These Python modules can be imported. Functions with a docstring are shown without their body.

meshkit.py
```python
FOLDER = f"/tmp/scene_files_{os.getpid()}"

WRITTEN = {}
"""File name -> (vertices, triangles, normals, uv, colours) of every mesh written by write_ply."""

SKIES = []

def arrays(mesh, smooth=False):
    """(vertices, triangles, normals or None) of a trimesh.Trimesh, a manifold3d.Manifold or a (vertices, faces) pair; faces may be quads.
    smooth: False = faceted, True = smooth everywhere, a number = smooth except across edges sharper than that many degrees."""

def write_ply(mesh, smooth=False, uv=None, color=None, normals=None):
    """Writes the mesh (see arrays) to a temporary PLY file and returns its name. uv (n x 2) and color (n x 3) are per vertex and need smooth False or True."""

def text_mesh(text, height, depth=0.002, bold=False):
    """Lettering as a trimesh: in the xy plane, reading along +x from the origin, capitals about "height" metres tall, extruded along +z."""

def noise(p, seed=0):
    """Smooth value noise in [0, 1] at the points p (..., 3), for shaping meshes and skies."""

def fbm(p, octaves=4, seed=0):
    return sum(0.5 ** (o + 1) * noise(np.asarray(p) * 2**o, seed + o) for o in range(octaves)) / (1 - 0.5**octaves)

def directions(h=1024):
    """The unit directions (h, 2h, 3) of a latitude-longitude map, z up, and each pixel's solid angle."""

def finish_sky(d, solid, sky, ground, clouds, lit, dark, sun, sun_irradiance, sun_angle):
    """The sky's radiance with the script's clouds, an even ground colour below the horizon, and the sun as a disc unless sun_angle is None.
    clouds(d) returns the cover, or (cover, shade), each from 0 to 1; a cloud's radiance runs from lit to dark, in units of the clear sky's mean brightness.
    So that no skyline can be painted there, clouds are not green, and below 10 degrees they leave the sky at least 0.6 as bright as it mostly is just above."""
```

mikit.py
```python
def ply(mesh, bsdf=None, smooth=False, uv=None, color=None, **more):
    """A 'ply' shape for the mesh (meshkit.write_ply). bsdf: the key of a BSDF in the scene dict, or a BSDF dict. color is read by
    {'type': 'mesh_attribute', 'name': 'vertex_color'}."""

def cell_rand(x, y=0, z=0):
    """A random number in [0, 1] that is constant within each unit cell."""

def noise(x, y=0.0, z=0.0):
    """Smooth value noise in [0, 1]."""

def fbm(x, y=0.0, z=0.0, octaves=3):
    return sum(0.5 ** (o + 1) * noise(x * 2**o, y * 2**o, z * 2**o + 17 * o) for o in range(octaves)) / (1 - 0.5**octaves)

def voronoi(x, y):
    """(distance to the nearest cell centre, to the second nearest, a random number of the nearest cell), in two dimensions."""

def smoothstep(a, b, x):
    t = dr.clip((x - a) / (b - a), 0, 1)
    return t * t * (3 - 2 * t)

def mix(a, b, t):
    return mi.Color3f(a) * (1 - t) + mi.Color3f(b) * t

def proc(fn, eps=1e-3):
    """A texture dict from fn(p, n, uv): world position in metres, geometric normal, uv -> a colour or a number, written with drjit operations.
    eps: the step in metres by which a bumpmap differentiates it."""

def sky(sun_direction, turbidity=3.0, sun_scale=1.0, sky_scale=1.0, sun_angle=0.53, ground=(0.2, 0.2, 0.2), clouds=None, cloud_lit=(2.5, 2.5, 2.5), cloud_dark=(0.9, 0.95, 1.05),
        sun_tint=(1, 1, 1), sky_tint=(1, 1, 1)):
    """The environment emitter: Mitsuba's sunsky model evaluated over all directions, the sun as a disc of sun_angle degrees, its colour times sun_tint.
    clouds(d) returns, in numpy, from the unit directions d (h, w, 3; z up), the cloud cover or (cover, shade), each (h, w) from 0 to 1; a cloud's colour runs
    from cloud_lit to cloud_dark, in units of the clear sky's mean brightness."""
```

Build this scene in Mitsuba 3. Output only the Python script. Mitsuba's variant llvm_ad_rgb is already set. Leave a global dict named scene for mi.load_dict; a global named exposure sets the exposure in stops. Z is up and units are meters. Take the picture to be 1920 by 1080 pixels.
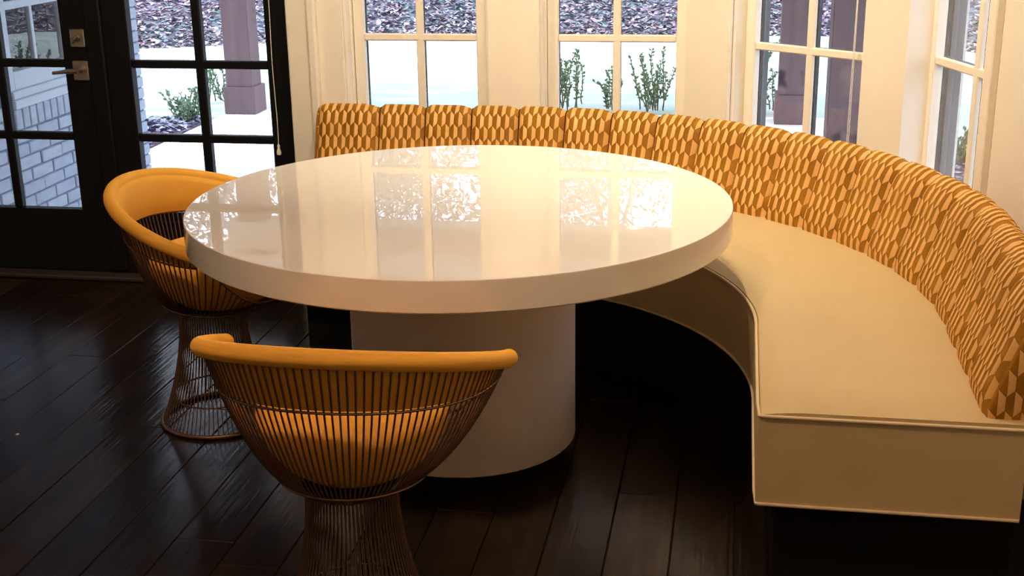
import math
import numpy as np
import trimesh
import manifold3d as m3
import drjit as dr
import mitsuba as mi
import mikit
import meshkit
from mikit import proc, noise, fbm, cell_rand, smoothstep, mix

T = mi.ScalarTransform4f
rng = np.random.default_rng(11)
scene, labels = {}, {}

# ------------------------------------------------------------------ camera, sky, exposure
exposure = 0.0
F, PITCH, ROLL, YAW, CAM_H = 2400.0, math.radians(17.903), math.radians(-0.903), math.radians(10.2), 1.579


def _camera():
    cp, sp, cr, sr, cy, sy = math.cos(PITCH), math.sin(PITCH), math.cos(ROLL), math.sin(ROLL), math.cos(YAW), math.sin(YAW)
    fw, r0, u0 = np.array([0, cp, -sp]), np.array([1.0, 0, 0]), np.array([0, sp, cp])
    u = -sr * r0 + cr * u0
    rot = np.array([[cy, -sy, 0], [sy, cy, 0], [0, 0, 1]])
    return rot @ fw, rot @ u


_fw, _up = _camera()
scene['camera'] = {'type': 'perspective', 'fov': math.degrees(2 * math.atan(960 / F)), 'fov_axis': 'x', 'near_clip': 0.05, 'far_clip': 300.0,
                   'to_world': T().look_at(origin=[0, 0, CAM_H], target=[float(_fw[0]), float(_fw[1]), CAM_H + float(_fw[2])], up=[float(x) for x in _up])}


def _clouds(d):
    n = meshkit.fbm(d * 3.0 + 5, 4, 3)
    return np.ones(d.shape[:2]), np.clip(1.6 * (n - 0.3), 0, 1)


scene['sky'] = mikit.sky((-0.4, 0.5, 0.75), turbidity=4.0, sun_scale=0.0, sky_scale=32.0, ground=(0.3, 0.3, 0.28), clouds=_clouds,
                         cloud_lit=(0.96, 1.08, 1.36), cloud_dark=(0.80, 0.92, 1.18), sky_tint=(1, 1, 1))
LAMP = (1.0, 0.805, 0.55)
LAMPS = [  # downlights out of view, placed to light the table edge and room: x, y, power
    (-0.75, 3.05, 0.16), (-0.95, 1.50, 1.25), (-2.4, 1.6, 0.14), (0.45, 1.5, 0.26), (-0.8, -0.8, 0.35)]
WASHERS = [  # spots out of view, aimed to light the bay walls and bench: x, y, aim, power
    (-1.50, 3.30, (-1.35, 4.66, 0.95), 1.0), (-0.62, 3.25, (-0.55, 4.66, 0.95), 0.9), (-0.40, 3.30, (0.35, 4.25, 0.85), 0.9), (-0.35, 2.85, (0.60, 3.40, 0.72), 0.8)]
WASH_I = 7.3
LAMP_REAR = (1.05, 0.67, 0.43)  # redder tint for the unseen lamps on the viewer's side
LAMP_L, LAMP_R, CEIL = 420.0, 0.075, 2.75


# ------------------------------------------------------------------ materials
def rgb(*c):
    return {'type': 'rgb', 'value': list(map(float, c))}


def two(b):
    return {'type': 'twosided', 'b': b}


def pr(color, rough=0.5, **k):
    c = color if isinstance(color, dict) else rgb(*color)
    return two({'type': 'principled', 'base_color': c, 'roughness': rough, **k})


def bumped(b, fn, eps=1e-3, scale=1.0):
    return two({'type': 'bumpmap', 'arbitrary': proc(fn, eps), 'scale': scale, 'b': b['b'] if b['type'] == 'twosided' else b})


M = scene
M['m_paint'] = pr(proc(lambda p, n, uv: mix((0.80, 0.755, 0.655), (0.76, 0.71, 0.61), fbm(p.x * 3, p.y * 3, p.z * 3))), 0.45, specular=0.35)
M['m_ceiling'] = pr((0.82, 0.8, 0.75), 0.8, specular=0.2)
M['m_wall_room'] = pr((0.72, 0.66, 0.55), 0.7, specular=0.2)
M['m_black'] = pr((0.006, 0.006, 0.007), 0.4, specular=0.25)
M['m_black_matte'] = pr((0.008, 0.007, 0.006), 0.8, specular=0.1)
M['m_ext_dark'] = pr((0.012, 0.012, 0.014), 0.5, specular=0.3)
M['m_ext_grey'] = pr((0.13, 0.14, 0.15), 0.6, specular=0.2)
M['m_ext_white'] = pr((0.50, 0.57, 0.64), 0.6, specular=0.2)
M['m_glass'] = {'type': 'thindielectric', 'int_ior': 1.5}
M['m_lacquer'] = two({'type': 'plastic', 'diffuse_reflectance': rgb(0.80, 0.772, 0.70), 'int_ior': 1.66})
M['m_lacquer_side'] = pr((0.84, 0.74, 0.65), 0.3, specular=0.45)


def _leather(p, n, uv):
    return mix((0.50, 0.385, 0.205), (0.455, 0.345, 0.18), fbm(p.x * 5, p.y * 5, p.z * 5))


M['m_leather'] = bumped(pr(proc(_leather), 0.42, specular=0.4),
                        lambda p, n, uv: 0.0012 * fbm(p.x * 9, p.y * 9, p.z * 9) + 0.00012 * noise(p.x * 420, p.y * 420, p.z * 420), 5e-4)
M['m_piping'] = pr((0.58, 0.46, 0.30), 0.4, specular=0.4)
HEX_W, HEX_H = 0.0325, 0.0455


def _hex(uv):
    x, y = uv.x / HEX_W, uv.y / HEX_H
    a = 0.17
    k = dr.floor(y)

    def fx(row):
        par = row - 2 * dr.floor(row * 0.5)
        q = x + 0.5 * par
        return q - dr.floor(q)

    tri = 1 - 4 * dr.abs(fx(k) - 0.5)
    row = dr.select(y < k - a * tri, k - 1, dr.select(y > k + 1 + a * tri, k + 1, k))
    f = fx(row)
    tri2 = 1 - 4 * dr.abs(f - 0.5)
    e = dr.minimum(dr.minimum((y - (row - a * tri2)), (row + 1 + a * tri2 - y)) * HEX_H, dr.minimum(dr.minimum(f, 1 - f), dr.abs(f - 0.5)) * HEX_W)
    return f, e, row


def _hex_mask(p, n, uv):
    f, e, row = _hex(uv)
    return dr.select(f < 0.5, mi.Float(1.0), mi.Float(0.0))


def _hex_light(p, n, uv):
    f, e, row = _hex(uv)
    c = mix((0.74, 0.43, 0.145), (0.62, 0.34, 0.10), noise(uv.x * 40, uv.y * 12, 1.0))
    return mix((0.34, 0.15, 0.03), c, smoothstep(0.0002, 0.0011, e))


def _hex_dark(p, n, uv):
    f, e, row = _hex(uv)
    return mix((0.25, 0.10, 0.008), (0.36, 0.155, 0.014), noise(uv.x * 30, uv.y * 30, 4.0))


def _hex_h(p, n, uv):
    f, e, row = _hex(uv)
    return 0.0006 * smoothstep(0.0, 0.0025, e) + dr.select(f < 0.5, 0.55 * f * HEX_W, -0.15 * f * HEX_W)


M['m_fabric'] = two({'type': 'blendbsdf', 'weight': proc(_hex_mask),
                     'b0': {'type': 'bumpmap', 'arbitrary': proc(_hex_h, 4e-4), 'scale': 1.0, 'b': {'type': 'principled', 'base_color': proc(_hex_light), 'roughness': 0.5, 'specular': 0.35, 'sheen': 0.3, 'sheen_tint': 0.8}},
                     'b1': {'type': 'bumpmap', 'arbitrary': proc(_hex_h, 4e-4), 'scale': 1.0, 'b': {'type': 'principled', 'base_color': proc(_hex_dark), 'roughness': 0.6, 'specular': 0.2, 'sheen': 1.0, 'sheen_tint': 1.0}}})
M['m_seam'] = pr((0.07, 0.028, 0.005), 0.7, specular=0.1)
M['m_mustard'] = bumped(pr(proc(lambda p, n, uv: mix((0.78, 0.40, 0.055), (0.72, 0.36, 0.046), fbm(p.x * 14, p.y * 14, p.z * 14))), 0.65, specular=0.2, sheen=0.4, sheen_tint=0.6),
                        lambda p, n, uv: 0.00015 * noise(p.x * 700, p.y * 700, p.z * 700), 4e-4)
M['m_bronze'] = two({'type': 'principled', 'base_color': rgb(0.26, 0.165, 0.115), 'roughness': 0.34, 'metallic': 0.85, 'specular': 0.5})
M['m_nickel'] = two({'type': 'principled', 'base_color': rgb(0.45, 0.40, 0.36), 'roughness': 0.3, 'metallic': 0.9})
M['m_bronze_sill'] = pr((0.05, 0.035, 0.028), 0.5, metallic=0.4)
M['m_cord'] = pr((0.75, 0.72, 0.68), 0.6)


def _plank_mat(a, b, seed):
    def col(p, n, uv):
        g = fbm(p.x * 55 + seed, p.y * 2.2, seed)
        k = fbm(p.x * 9 + seed * 3, p.y * 3.1, seed + 5)
        return mix(a, b, dr.clip(0.65 * g + 0.5 * smoothstep(0.5, 0.8, k), 0, 1))

    def bump(p, n, uv):
        return 0.0011 * fbm(p.x * 14 + seed, p.y * 5, seed) + 0.0004 * noise(p.x * 140, p.y * 5, seed)

    return two({'type': 'bumpmap', 'arbitrary': proc(bump, 1e-3), 'scale': 1.0, 'b': {'type': 'principled', 'base_color': proc(col), 'roughness': 0.23, 'specular': 0.36}})


M['m_plank_a'] = _plank_mat((0.006, 0.0034, 0.0022), (0.020, 0.011, 0.0068), 1.0)
M['m_plank_b'] = _plank_mat((0.007, 0.004, 0.0026), (0.026, 0.015, 0.009), 7.0)
M['m_plank_c'] = _plank_mat((0.005, 0.003, 0.002), (0.017, 0.009, 0.006), 13.0)
M['m_plank_d'] = _plank_mat((0.018, 0.011, 0.007), (0.06, 0.038, 0.022), 3.0)  # paler tone for one column of planks
M['m_brick_a'] = pr(proc(lambda p, n, uv: mix((0.43, 0.50, 0.60), (0.32, 0.38, 0.47), fbm(p.x * 9, p.y * 18, p.z * 22))), 0.85, specular=0.1)
M['m_brick_b'] = pr(proc(lambda p, n, uv: mix((0.48, 0.55, 0.65), (0.36, 0.42, 0.51), fbm(p.x * 9, p.y * 16, p.z * 25 + 4))), 0.85, specular=0.1)
M['m_mortar'] = pr((0.20, 0.235, 0.30), 0.9, specular=0.1)
M['m_concrete'] = pr(proc(lambda p, n, uv: mix((0.86, 0.86, 0.86), (0.78, 0.78, 0.79), fbm(p.x * 3, p.y * 22, 2.0))), 0.85, specular=0.1)


def _post(p, n, uv):
    c = mix((0.21, 0.145, 0.145), (0.15, 0.10, 0.105), fbm(p.x * 26, p.y * 26, p.z * 1.3))
    kn = fbm(p.x * 7 + 3, p.y * 7, p.z * 5)
    return mix(c, (0.05, 0.035, 0.045), smoothstep(0.66, 0.78, kn))


M['m_post'] = pr(proc(_post), 0.75, specular=0.15)


def _lawn(p, n, uv):
    c = mix((0.41, 0.45, 0.40), (0.29, 0.37, 0.30), fbm(p.x * 0.7, p.y * 1.4, 1.0))
    c = mix(c, (0.46, 0.475, 0.44), smoothstep(0.45, 0.75, fbm(p.x * 1.5, p.y * 5.0, 8.0)))
    return mix(c, (0.36, 0.40, 0.36), 0.5 * smoothstep(0.62, 0.9, noise(p.x * 22, p.y * 22, 3.0)))


M['m_lawn'] = pr(proc(_lawn), 0.9, specular=0.05)


def _bank(p, n, uv):
    big = fbm(p.x * 0.6, p.y * 0.6, 3.0)
    c = mix((0.20, 0.155, 0.20), (0.15, 0.18, 0.20), smoothstep(0.42, 0.62, big))
    s = noise(p.x * 18, p.y * 14, p.z * 30)
    return mix(mix(c, (0.04, 0.035, 0.06), smoothstep(0.55, 0.85, s)), (0.45, 0.42, 0.46), smoothstep(0.72, 0.95, noise(p.x * 23 + 9, p.y * 15, p.z * 28)))


M['m_bank'] = pr(proc(_bank), 0.95, specular=0.05)
M['m_litter'] = pr({'type': 'mesh_attribute', 'name': 'vertex_color'}, 0.9, specular=0.05)
M['m_leaf'] = {'type': 'twosided', 'b': {'type': 'principled', 'base_color': rgb(0.10, 0.19, 0.09), 'roughness': 0.6, 'specular': 0.2}}
M['m_leaf_pale'] = {'type': 'twosided', 'b': {'type': 'principled', 'base_color': rgb(0.17, 0.27, 0.16), 'roughness': 0.6, 'specular': 0.2}}
M['m_stem'] = pr((0.10, 0.09, 0.06), 0.9)
M['m_bark'] = pr((0.27, 0.25, 0.26), 0.95, specular=0.05)
M['m_needle'] = {'type': 'twosided', 'b': {'type': 'principled', 'base_color': rgb(0.25, 0.27, 0.25), 'roughness': 0.8, 'specular': 0.1}}
M['m_porch'] = pr((0.50, 0.47, 0.42), 0.8, specular=0.1)
M['m_roof'] = pr((0.08, 0.08, 0.085), 0.9)
M['m_dim'] = pr((0.02, 0.025, 0.035), 0.25, specular=0.5)


# ------------------------------------------------------------------ helpers
def hull(pts):
    return trimesh.PointCloud(pts).convex_hull


def cham(x0, x1, y0, y1, z0, z1, c=0.003):
    """A box with chamfered edges."""
    c = min(c, 0.45 * min(x1 - x0, y1 - y0, z1 - z0))
    pts = []
    for sx in (0, 1):
        for sy in (0, 1):
            for sz in (0, 1):
                X, Y, Z = (x0, x1)[sx], (y0, y1)[sy], (z0, z1)[sz]
                dx, dy, dz = c * (1 - 2 * sx), c * (1 - 2 * sy), c * (1 - 2 * sz)
                pts += [(X, Y + dy, Z + dz), (X + dx, Y, Z + dz), (X + dx, Y + dy, Z)]
    return hull(np.array(pts))


def box(x0, x1, y0, y1, z0, z1):
    return trimesh.creation.box(bounds=[[min(x0, x1), min(y0, y1), min(z0, z1)], [max(x0, x1), max(y0, y1), max(z0, z1)]])


def cat(*ms):
    return trimesh.util.concatenate([m for m in (ms[0] if len(ms) == 1 and isinstance(ms[0], list) else ms)])


def frame_of(px, py, ang):
    """Local frame of a wall: x along the wall, y outwards, origin at (px, py)."""
    return T().translate([float(px), float(py), 0]).rotate([0, 0, 1], float(ang))


def add(key, mesh, mat, smooth=False, to=None, **k):
    d = mikit.ply(mesh, mat, smooth=smooth, **k)
    if to is not None:
        d['to_world'] = to
    scene[key] = d
    return key


_count = {}


def num(base):
    n = _count.get(base, 0)
    _count[base] = n + 1
    return base if n == 0 else f'{base}_{n:03d}'


def lab(key, label=None, category=None, group=None, kind=None):
    d = {}
    for a, v in (('label', label), ('category', category), ('group', group), ('kind', kind)):
        if v:
            d[a] = v
    labels[key] = d


def tube(pts, r, sides=6, closed=False, cap=True):
    p = np.asarray(pts, float)
    n = len(p)
    r = np.broadcast_to(np.asarray(r, float), (n,))
    t = (np.roll(p, -1, 0) - np.roll(p, 1, 0)) if closed else np.gradient(p, axis=0)
    t /= np.linalg.norm(t, axis=1, keepdims=True) + 1e-12
    a = np.cross(t[0], [0, 0, 1.0] if abs(t[0][2]) < 0.9 else [1.0, 0, 0])
    a /= np.linalg.norm(a)
    A = []
    for i in range(n):
        a = a - t[i] * (a @ t[i])
        a /= np.linalg.norm(a)
        A.append(a)
    A = np.array(A)
    B = np.cross(t, A)
    ang = np.arange(sides) * 2 * np.pi / sides
    v = (p[:, None] + r[:, None, None] * (np.cos(ang)[None, :, None] * A[:, None] + np.sin(ang)[None, :, None] * B[:, None])).reshape(-1, 3)
    f = []
    for i in range(n if closed else n - 1):
        i2 = (i + 1) % n
        for j in range(sides):
            j2 = (j + 1) % sides
            f += [(i * sides + j, i * sides + j2, i2 * sides + j2), (i * sides + j, i2 * sides + j2, i2 * sides + j)]
    if cap and not closed:
        v = np.vstack([v, p[:1], p[-1:]])
        c0, c1 = len(v) - 2, len(v) - 1
        for j in range(sides):
            j2 = (j + 1) % sides
            f += [(c0, j2, j), (c1, (n - 1) * sides + j, (n - 1) * sides + j2)]
    return trimesh.Trimesh(v, np.array(f), process=False)


def lathe(prof, n=64):
    """A closed solid of revolution from (r, z) points going from bottom axis to top axis."""
    prof = np.asarray(prof, float)
    ang = np.arange(n) * 2 * np.pi / n
    rings, v, f = [], [], []
    for r, z in prof:
        if r < 1e-6:
            rings.append([len(v)] * n)
            v.append((0, 0, z))
        else:
            rings.append(list(range(len(v), len(v) + n)))
            v += [(r * math.cos(q), r * math.sin(q), z) for q in ang]
    for a, b in zip(rings[:-1], rings[1:]):
        for j in range(n):
            j2 = (j + 1) % n
            q = [(a[j], a[j2], b[j2]), (a[j], b[j2], b[j])]
            f += [x for x in q if len(set(x)) == 3]
    return trimesh.Trimesh(np.array(v), np.array(f), process=False)


def grid_faces(n, m, flip=False):
    f = []
    for i in range(n - 1):
        for j in range(m - 1):
            a, b, c, d = i * m + j, i * m + j + 1, (i + 1) * m + j + 1, (i + 1) * m + j
            f += [(a, b, c), (a, c, d)] if not flip else [(a, c, b), (a, d, c)]
    return np.array(f)


# ------------------------------------------------------------------ room shell
WALL_Y, WALL_T = 4.66, 0.19
GLASS = 0.105                     # glass plane behind the wall face
A4, A5 = -38.8, -73.0
G4, W4 = np.array([0.2388, 4.4407]), 0.455


def dirn(a):
    a = math.radians(a)
    return np.array([math.cos(a), math.sin(a)]), np.array([math.sin(a), -math.cos(a)])   # along, inwards (towards the room)


def meet(p, d, q, e):
    s = np.linalg.solve(np.array([d, -e]).T, q - p)
    return p + d * s[0]


d4, n4 = dirn(A4)
d5, n5 = dirn(A5)
L5, W5 = np.array([0.6045, 4.103]), 0.46
G5 = L5 + d5 * W5 / 2
P3, D3 = np.array([0.0, WALL_Y]), np.array([1.0, 0.0])
P4 = G4 + n4 * 0.1
P5 = G5 + n5 * 0.1
C1, C2 = meet(P3, D3, P4, d4), meet(P4, d4, P5, d5)
C3 = P5 + d5 * 0.75                                      # the bay ends here; the side wall runs back towards the viewer
ROOM_X0, ROOM_X1, ROOM_Y0 = -4.6, float(C3[0]), -2.6

# floor: base slab and planks that run away from the viewer
add('floor', box(ROOM_X0 - 0.2, 2.2, ROOM_Y0 - 0.2, 5.0, -0.12, -0.006), 'm_black_matte')
lab('floor', 'dark espresso stained wood floor of hand scraped planks', None, None, 'structure')
PLW = 0.154
prng = np.random.default_rng(4)
plank_mats = ['m_plank_a', 'm_plank_b', 'm_plank_c']


def plank(x0, y0, y1):
    return cham(x0 + 0.0009, x0 + PLW - 0.0009, y0 + 0.0008, y1 - 0.0008, -0.012, 0.0, 0.0022)


x = -0.275 - PLW * 27
while x < ROOM_X1 + 0.1:
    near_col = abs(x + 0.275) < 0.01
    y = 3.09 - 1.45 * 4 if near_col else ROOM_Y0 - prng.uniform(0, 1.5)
    while y < 4.95:
        ln = 1.45 if near_col else prng.uniform(0.9, 2.1)
        ya, yb = max(y, ROOM_Y0), min(y + ln, 4.95)
        if yb - ya > 0.02 and yb > 1.0:
            k = num('floor__plank')
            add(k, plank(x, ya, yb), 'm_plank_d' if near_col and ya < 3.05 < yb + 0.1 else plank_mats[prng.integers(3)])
        y += ln
    x += PLW
add('floor__far_plank', cat([cham(-0.275 + PLW * (i - 27) + 0.0009, -0.275 + PLW * (i - 26) - 0.0009, ROOM_Y0, 1.0, -0.012, -0.0005, 0.002) for i in range(36)]), 'm_plank_a')
lab('floor__far_plank', 'dark plank boards behind the viewer', None, None, 'stuff')

add('ceiling', box(ROOM_X0 - 0.2, 2.4, ROOM_Y0 - 0.2, 5.0, CEIL, CEIL + 0.12), 'm_ceiling')
lab('ceiling', 'plain white ceiling', None, None, 'structure')

WIN_Z0, WIN_Z1 = 0.50, 2.46
DOOR_X0, DOOR_X1, DOOR_TOP = -3.36, -1.66, 2.16


def wall_run(x0, x1, openings, y0=0.0, y1=WALL_T):
    """A wall along local x with rectangular openings (xa, xb, za, zb)."""
    out, at = [], x0
    for xa, xb, za, zb in sorted(openings):
        if xa > at:
            out.append(box(at, xa, y0, y1, 0, CEIL))
        if za > 0:
            out.append(box(xa, xb, y0, y1, 0, za))
        if zb < CEIL:
            out.append(box(xa, xb, y0, y1, zb, CEIL))
        at = xb
    if x1 > at:
        out.append(box(at, x1, y0, y1, 0, CEIL))
    return cat(out)


W1c, W2c = -1.1915, -0.448
HALF = 0.281
back = wall_run(ROOM_X0, float(C1[0]), [(DOOR_X0, DOOR_X1, 0, DOOR_TOP), (W1c - HALF, W1c + HALF, WIN_Z0, WIN_Z1), (W2c - HALF, float(C1[0]) - 0.004, WIN_Z0, WIN_Z1)])
add('wall_back', back, 'm_paint', to=T().translate([0, WALL_Y, 0]))
lab('wall_back', 'warm cream painted back wall around the doors and first two windows', None, None, 'structure')
f4, f5 = frame_of(P4[0], P4[1], A4), frame_of(P5[0], P5[1], A5)
s1, s2 = float((C1 - P4) @ d4), float((C2 - P4) @ d4)
t2, t3 = float((C2 - P5) @ d5), float((C3 - P5) @ d5)
add('wall_bay', wall_run(s1, s2, [(-HALF, 0.262, WIN_Z0, WIN_Z1)]), 'm_paint', to=f4)
lab('wall_bay', 'cream painted angled bay wall around the third window', None, None, 'structure')
H5 = W5 / 2 + 0.045
add('wall_bay_right', wall_run(t2, t3, [(max(t2 + 0.006, -H5 - 0.03), H5 + 0.012, WIN_Z0, WIN_Z1)]), 'm_paint', to=f5)
lab('wall_bay_right', 'cream painted bay wall around the rightmost window', None, None, 'structure')
add('wall_right', box(float(C3[0]), float(C3[0]) + 0.19, ROOM_Y0, float(C3[1]), 0, CEIL), 'm_paint')
lab('wall_right', 'cream painted right wall', None, None, 'structure')
add('wall_left', box(ROOM_X0 - 0.19, ROOM_X0, ROOM_Y0, WALL_Y + 0.19, 0, CEIL), 'm_wall_room')
lab('wall_left', 'plain left wall of the room', None, None, 'structure')
add('wall_front', box(ROOM_X0 - 0.19, float(C3[0]) + 0.19, ROOM_Y0 - 0.19, ROOM_Y0, 0, CEIL), 'm_wall_room')
lab('wall_front', 'plain wall behind the viewer', None, None, 'structure')


# ------------------------------------------------------------------ windows
def window(name, to, gw, left, right, label, bar_dz=0.0, wall_to_glass=GLASS, bar_x=0.0):
    """gw: clear glass width; left, right: opening edges in local x; local y = 0 is the wall face and outwards is +y."""
    g = wall_to_glass
    h = gw / 2
    z0, z1 = WIN_Z0 + 0.02, WIN_Z1 - 0.02
    fo = h + 0.040
    # sash: stiles and rails with a small inner step
    sash = cat(cham(-fo, -h, g - 0.022, g + 0.012, z0, z1), cham(h, fo, g - 0.022, g + 0.012, z0, z1),
               cham(-h, h, g - 0.022, g + 0.012, z0, z0 + 0.06), cham(-h, h, g - 0.022, g + 0.012, z1 - 0.05, z1))
    add(f'{name}__frame', sash, 'm_paint', to=to)
    # stepped casing in the reveal, left and right, and head and sill
    def casing(sign, edge):
        e = edge * sign
        out = []
        steps = [(0.0, 0.006, 0.016), (0.022, 0.016, 0.062), (0.066, 0.03, 0.02)]
        room = e - fo
        for y, inn, dep in steps:
            out.append(cham(min(e - min(inn, room * 0.96), e + 0.002), e + 0.002, y + 0.0005, y + dep, WIN_Z0, WIN_Z1, 0.002))
        out.append(cham(fo - 0.001, e + 0.002, g - 0.012, g + 0.03, WIN_Z0, WIN_Z1, 0.001))
        m = cat(out)
        if sign < 0:
            m.apply_transform(np.diag([-1, 1, 1, 1]))
            m.invert()
        return m
    if -left - fo > 0.004:
        add(f'{name}__jamb', casing(-1, left), 'm_paint', to=to)
    if right - fo > 0.004:
        add(f'{name}__jamb_001', casing(1, right), 'm_paint', to=to)
    add(f'{name}__sill', cham(left + 0.001, right - 0.001, 0.0, g + 0.03, WIN_Z0 - 0.001, WIN_Z0 + 0.02, 0.002), 'm_paint', to=to)
    add(f'{name}__head', cham(left + 0.001, right - 0.001, 0.004, g + 0.03, WIN_Z1 - 0.02, WIN_Z1 + 0.001, 0.002), 'm_paint', to=to)
    # muntins inside, dark glazing bars outside, one pane to each light
    bars = [1.0 + bar_dz + 0.48 * i for i in range(-1, 3)]
    bars = [b for b in bars if z0 + 0.15 < b < z1 - 0.15]
    b2 = 0.0145
    add(f'{name}__muntin', cham(bar_x - b2, bar_x + b2, g - 0.018, g - 0.001, z0 + 0.06, z1 - 0.05, 0.004), 'm_paint', to=to)
    add(f'{name}__glazing_bar', cham(bar_x - b2 + 0.001, bar_x + b2 - 0.001, g + 0.004, g + 0.026, z0 + 0.06, z1 - 0.05), 'm_ext_dark', to=to)
    lab(f'{name}__glazing_bar', 'black outer glazing bar')
    for i, b in enumerate(bars):
        add(f'{name}__muntin_{i + 1:03d}', cham(-h, h, g - 0.0185, g - 0.0015, b - 0.0135, b + 0.0135, 0.004), 'm_paint', to=to)
        add(f'{name}__glazing_bar_{i + 1:03d}', cham(-h, h, g + 0.0045, g + 0.0255, b - 0.011, b + 0.011), 'm_ext_dark', to=to)
    add(f'{name}__glazing_edge', cat(box(-h - 0.01, -h + 0.001, g + 0.013, g + 0.028, z0, z1), box(h - 0.001, h + 0.01, g + 0.013, g + 0.028, z0, z1),
                                     box(-h, h, g + 0.013, g + 0.028, z0, z0 + 0.06), box(-h, h, g + 0.013, g + 0.028, z1 - 0.05, z1)), 'm_ext_dark', to=to)
    lab(f'{name}__glazing_edge', 'black outer edge of the glazing')
    add(f'{name}__outer_casing', cat(cham(-fo - 0.035, -h - 0.004, g + 0.028, g + 0.05, WIN_Z0, WIN_Z1), cham(h + 0.004, fo + 0.035, g + 0.028, g + 0.05, WIN_Z0, WIN_Z1),
                                     cham(-fo - 0.06, -h - 0.012, g + 0.05, g + 0.078, WIN_Z0, WIN_Z1), cham(h + 0.012, fo + 0.06, g + 0.05, g + 0.078, WIN_Z0, WIN_Z1),
                                     cham(-fo - 0.06, fo + 0.06, g + 0.028, g + 0.078, WIN_Z0 - 0.05, WIN_Z0), cham(-fo - 0.06, fo + 0.06, g + 0.028, g + 0.078, WIN_Z1, WIN_Z1 + 0.08)), 'm_ext_grey', to=to)
    lab(f'{name}__outer_casing', 'grey outer casing seen through the glass')
    zs = [z0 + 0.06] + bars + [z1 - 0.05]
    k = 0
    for a, b in zip(zs[:-1], zs[1:]):
        for xa, xb in ((-h, bar_x - 0.001), (bar_x + 0.001, h)):
            v = np.array([[xa, g + 0.001, a], [xb, g + 0.001, a], [xb, g + 0.001, b], [xa, g + 0.001, b]])
            add(f'{name}__pane' + (f'_{k:03d}' if k else ''), (v, np.array([[0, 1, 2], [0, 2, 3]])), 'm_glass', to=to)
            k += 1
    lab(name, label, None, None, 'structure')


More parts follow.
